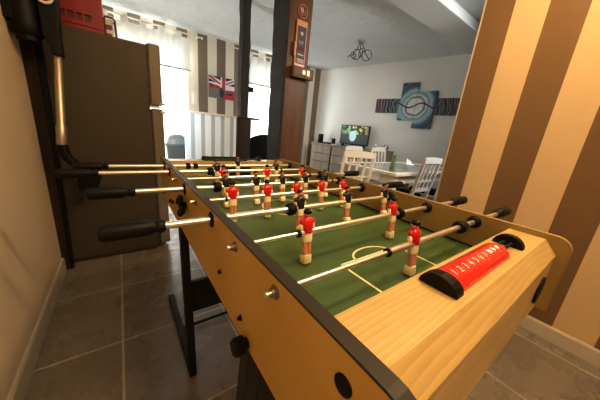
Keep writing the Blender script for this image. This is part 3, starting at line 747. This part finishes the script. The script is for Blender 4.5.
# TV
tvc = Vector((3.60, 3.60, ST)); tva = math.atan2(3.273 - 3.953, 3.664 - 3.518)
t = thing('television', 'small flat television showing a bright game picture on the sideboard', 'television', tvc, tva)
h2 = .345
MB().box(-h2, h2, -.0, .035, .04, .445).box(-.25, .25, .035, .06, .08, .34).build('casing', 'black_plastic', t, local=True, bevel=.004)
s_ = MB().box(-h2 + .012, h2 - .012, -.003, -.0005, .065 - .24, .432 - .24).build('screen', 'tv', t, local=True); s_.location = (0, 0, .24)
for x in (-.26, .26): MB().hexa([(x - .02, -.07, 0), (x + .02, -.07, 0), (x + .02, .09, 0), (x - .02, .09, 0), (x - .012, .005, .045), (x + .012, .005, .045), (x + .012, .025, .045), (x - .012, .025, .045)]).build('foot', 'black_plastic', t, local=True)
tag(MB().box(3.36, 3.46, 4.42, 4.50, ST, ST + .20).build('speaker_box', 'black_matte', bevel=.006), 'black speaker box at the far left end of the sideboard', 'speaker')
tag(MB().box(3.33, 3.47, 4.12, 4.32, ST, ST + .03).build('media_box', 'black_plastic', bevel=.004), 'flat black media box lying between speaker and television', 'media box')
t = thing('speaker_dock', 'small dark device with white base left of the television', 'device', (3.42, 4.02, ST))
MB().box(-.03, .03, -.03, .03, .01, .13).build('body', 'black_plastic', t, local=True, bevel=.005); MB().box(-.04, .04, -.09, .04, 0, .012).build('base', 'ceramic', t, local=True)
t = thing('glass_ornament', 'squat round silver grey bowl on the near end of the sideboard', 'ornament', (3.72, 2.87, ST))
MB().rev((0, 0, 0), (0, 0, 1), [(0, .04), (.03, .07), (.07, .075), (.10, .055)], 20).build('bowl', 'silver', t, local=True); MB().rev((0, 0, .10), (0, 0, 1), [(0, .03), (.02, .02)], 14).build('lid', 'silver', t, local=True)
t = thing('candle_jar', 'narrow dark jar with lid left of the round bowl on the sideboard', 'jar', (3.64, 3.05, ST))
MB().rev((0, 0, 0), (0, 0, 1), [(0, .03), (.08, .032)], 18).build('jar', 'bin_grey', t, local=True); MB().rev((0, 0, .08), (0, 0, 1), [(0, .03), (.02, .025)], 14).build('lid', 'silver', t, local=True)
tag(MB().box(-.012, 0, -.06, .06, -.04, .04).build('wall_outlet', 'white_paint', local=True), 'white outlet plate low on the white wall above the dining chairs', 'outlet')
o = bpy.data.objects['wall_outlet']; o.location = (awx(2.0) - .001, 2.0, 1.0); o.rotation_euler = (0, 0, ang)

# dining table
TX0, TX1, TY0, TY1 = 1.73, 3.30, 1.272, 2.07
t = thing('dining_table', 'whitewashed dining table with a grey glass inset top', 'table', ((TX0 + TX1) / 2, (TY0 + TY1) / 2, 0))
fr_ = MB().box(TX0, TX1, TY0, TY0 + .07, .72, .75).box(TX0, TX1, TY1 - .07, TY1, .72, .75).box(TX0, TX0 + .07, TY0 + .07, TY1 - .07, .72, .75).box(TX1 - .07, TX1, TY0 + .07, TY1 - .07, .72, .75).build('tabletop', 'white_chair', t, bevel=.004)
MB().box(TX0 + .07, TX1 - .07, TY0 + .07, TY1 - .07, .735, .747).build('glass_inset', 'glass_top', fr_)
MB().box(TX0 + .04, TX1 - .04, TY0 + .04, TY0 + .06, .63, .72).box(TX0 + .04, TX1 - .04, TY1 - .06, TY1 - .04, .63, .72).box(TX0 + .04, TX0 + .06, TY0 + .06, TY1 - .06, .63, .72).box(TX1 - .06, TX1 - .04, TY0 + .06, TY1 - .06, .63, .72).build('apron', 'white_chair', t)
for x in (TX0 + .03, TX1 - .10):
    for y in (TY0 + .03, TY1 - .10): MB().box(x, x + .07, y, y + .07, 0, .72).build('leg', 'white_chair', t, bevel=.004)
t = thing('bottle', 'olive green bottle standing on the dining table', 'bottle', (1.955, 1.474, .75)); t.scale = (1.15, 1.15, 1.35)
MB().rev((0, 0, 0), (0, 0, 1), [(0, .024), (.005, .027), (.055, .026), (.075, .014), (.105, .011), (.11, .013), (.118, .013)], 20).build('body', 'bottle', t, local=True)
t = thing('serving_bowl', 'white bowl with folded napkins on the dining table', 'bowl', (2.43, 1.577, .75)); t.scale = (1.25, 1.25, 1.35)
MB().rev((0, 0, 0), (0, 0, 1), [(0, .025), (.01, .03), (.035, .06), (.04, .062), (.038, .055)], 24).build('dish', 'ceramic', t, local=True)
MB().hexa([(-.035, -.01, .03), (.03, -.01, .03), (.03, .01, .03), (-.035, .01, .03), (-.045, -.004, .09), (-.01, -.004, .075), (-.01, .004, .075), (-.045, .004, .09)]).hexa([(-.01, -.02, .03), (.045, -.02, .03), (.045, 0, .03), (-.01, 0, .03), (.0, -.01, .075), (.012, -.01, .07), (.012, -.006, .07), (.0, -.006, .075)]).build('napkins', 'white_paint', t, local=True)

# chairs : local frame, facing +y
def make_chair(name, lab):
    t = thing(name, lab, 'chair', group='white dining chairs'); w = .18
    yb, yt = -.19, -.27; zt_ = .92
    MB().box(-w, w, -.19, .20, .425, .45).build('seat', 'white_chair', t, local=True, bevel=.006)
    MB().box(-w + .02, w - .02, .165, .182, .36, .425).box(-w + .02, -w + .035, -.17, .165, .36, .425).box(w - .035, w - .02, -.17, .165, .36, .425).build('apron', 'white_chair', t, local=True)
    for s in (-1, 1):
        x = s * (w - .014)
        MB().hexa([(x - .016, .155, 0), (x + .016, .155, 0), (x + .016, .187, 0), (x - .016, .187, 0), (x - .018, .15, .425), (x + .018, .15, .425), (x + .018, .19, .425), (x - .018, .19, .425)]).build('leg', 'white_chair', t, local=True)
        MB().hexa([(x - .017, -.245, 0), (x + .017, -.245, 0), (x + .017, -.215, 0), (x - .017, -.215, 0), (x - .018, -.21, .45), (x + .018, -.21, .45), (x + .018, -.175, .45), (x - .018, -.175, .45)]) \
            .hexa([(x - .014, -.21, .45), (x + .014, -.21, .45), (x + .014, -.175, .45), (x - .014, -.175, .45), (x - .013, yt - .012, zt_ - .01), (x + .013, yt - .012, zt_ - .01), (x + .013, yt + .012, zt_ - .01), (x - .013, yt + .012, zt_ - .01)]).build('leg', 'white_chair', t, local=True)
    mb = MB()
    def yy(z): return yb + (yt - yb) * (z - .45) / (zt_ - .45)
    def bar(x0, z0, x1, z1, wd):
        mb.hexa([(x0 - wd, yy(z0) - .008, z0), (x0 + wd, yy(z0) - .008, z0), (x0 + wd, yy(z0) + .008, z0), (x0 - wd, yy(z0) + .008, z0), (x1 - wd, yy(z1) - .008, z1), (x1 + wd, yy(z1) - .008, z1), (x1 + wd, yy(z1) + .008, z1), (x1 - wd, yy(z1) + .008, z1)])
    n = 8
    for i in range(n):       # gently arched top rail
        xa = -w + 2 * w * i / n; xb = -w + 2 * w * (i + 1) / n; za = zt_ + .012 * math.sin(PI * i / n); zb = zt_ + .012 * math.sin(PI * (i + 1) / n)
        mb.hexa([(xa, yt - .011, zt_ - .055), (xb, yt - .011, zt_ - .055), (xb, yt + .011, zt_ - .055), (xa, yt + .011, zt_ - .055), (xa, yt - .011, za), (xb, yt - .011, zb), (xb, yt + .011, zb), (xa, yt + .011, za)])
    mb.box(-w + .03, w - .03, yy(.55) - .009, yy(.55) + .009, .54, .585)
    for x in (-.085, 0, .085): bar(x, .58, x, zt_ - .05, .012)
    mb.box(-w + .03, w - .03, yy(.66) - .006, yy(.66) + .006, .655, .675)
    mb.build('backrest', 'white_chair', t, local=True)
    return t
ch = make_chair('dining_chair', 'white dining chair pulled away from the left end of the table')
ch.location = (1.585, 1.815, 0); ch.rotation_euler = (0, 0, math.radians(-20))
for x, y, rz, lab in ((2.24, 1.46, 0, 'white dining chair with black pad at the near side of the dining table'),
                      (2.78, 1.45, .06, 'white dining chair mostly hidden behind the brown striped wall edge'),
                      (2.40, 2.20, PI, 'white dining chair behind the table, left of two, in front of the television corner'),
                      (3.0, 2.20, PI, 'white dining chair behind the table in front of the round bowl')):
    c_ = copy_tree(ch); c_.location = (x, y, 0); c_.rotation_euler = (0, 0, rz); c_['label'] = lab
tag(MB().loft([(.451, .165, .175, 0, .4), (.47, .172, .182, 0, .4), (.49, .16, .17, 0, .45)], 0, 24).build('seat_cushion', 'black_matte', local=True), 'black seat pad on the near side chair by the table bottle', 'cushion', 'black chair pads').location = (2.24, 1.465, 0)
o = bpy.data.objects['seat_cushion'].copy(); C.objects.link(o); o.location = (2.78, 1.455, 0); o['label'] = 'black seat pad on the chair beside the striped wall edge'

# ------------------------------------------------------------------ lights
def lamp(kind, loc, energy, col, size=.1, rot=None, sy=None):
    l = bpy.data.lights.new('lamp', kind); l.energy = energy; l.color = col
    if kind == 'AREA':
        l.size = size
        if sy: l.shape = 'RECTANGLE'; l.size_y = sy
    else: l.shadow_soft_size = size
    o = bpy.data.objects.new('light', l); C.objects.link(o); o.location = loc
    if rot: o.rotation_euler = rot
    return o
lamp('POINT', (.74, .05, 2.36), 66, (1, .72, .38), .06)
lamp('AREA', (.05, -.75, 2.4), 27, (1, .74, .43), .3, (math.radians(14), math.radians(28), 0))  # added warm fill for the left side panel and left wall, unseen source
lamp('AREA', (-.12, FW + .12, 1.25), 190, (.88, .95, 1), 1.2, (-PI / 2, 0, 0), 2.0)
lamp('AREA', (2.1, FW + .12, 1.25), 130, (.88, .95, 1), .8, (-PI / 2, 0, 0), 2.0)
lamp('POINT', (-.32, 2.86, 1.20), 42, (.84, .93, 1), .12)  # unseen cool fill hidden behind the fridge, added for half wall and ceiling
l_ = lamp('SPOT', (2.6, .35, 2.1), 210, (.93, .97, 1), .35, (Vector((2.6, .35, 2.1)) - Vector((1.9, 3.4, .7))).to_track_quat('Z', 'Y').to_euler())  # added cool fill kept out of view by the right wall, brightens dining room
l_.data.spot_size = math.radians(92); l_.data.spot_blend = .5
w = bpy.data.worlds.new('world'); scene.world = w; w.use_nodes = True
w.node_tree.nodes['Background'].inputs[0].default_value = (.8, .9, 1, 1); w.node_tree.nodes['Background'].inputs[1].default_value = .6

# ------------------------------------------------------------------ camera
cd = bpy.data.cameras.new('camera'); cam = bpy.data.objects.new('camera', cd); C.objects.link(cam)
cd.sensor_width = 36; cd.lens = 241.325 / 600 * 36; cd.clip_start = .02
r_ = Vector((0.810790191856134, -0.5777792369942634, 0.09375722952509011)); d_ = Vector((-0.08586451332594663, -0.27584491210605133, -0.9573593211623852)); f_ = Vector((0.5790047928482042, 0.7681671287965475, -0.27326308220335305))
mw = Matrix(((r_.x, -d_.x, -f_.x, -.450), (r_.y, -d_.y, -f_.y, -.0839), (r_.z, -d_.z, -f_.z, 1.0671), (0, 0, 0, 1)))
cam.matrix_world = mw
scene.camera = cam
scene.view_settings.view_transform = 'Standard'
scene.view_settings.look = 'None'
scene.view_settings.exposure = 0.05
scene.view_settings.gamma = 0.86
scene.cycles.use_denoising = True
scene.cycles.max_bounces = 10
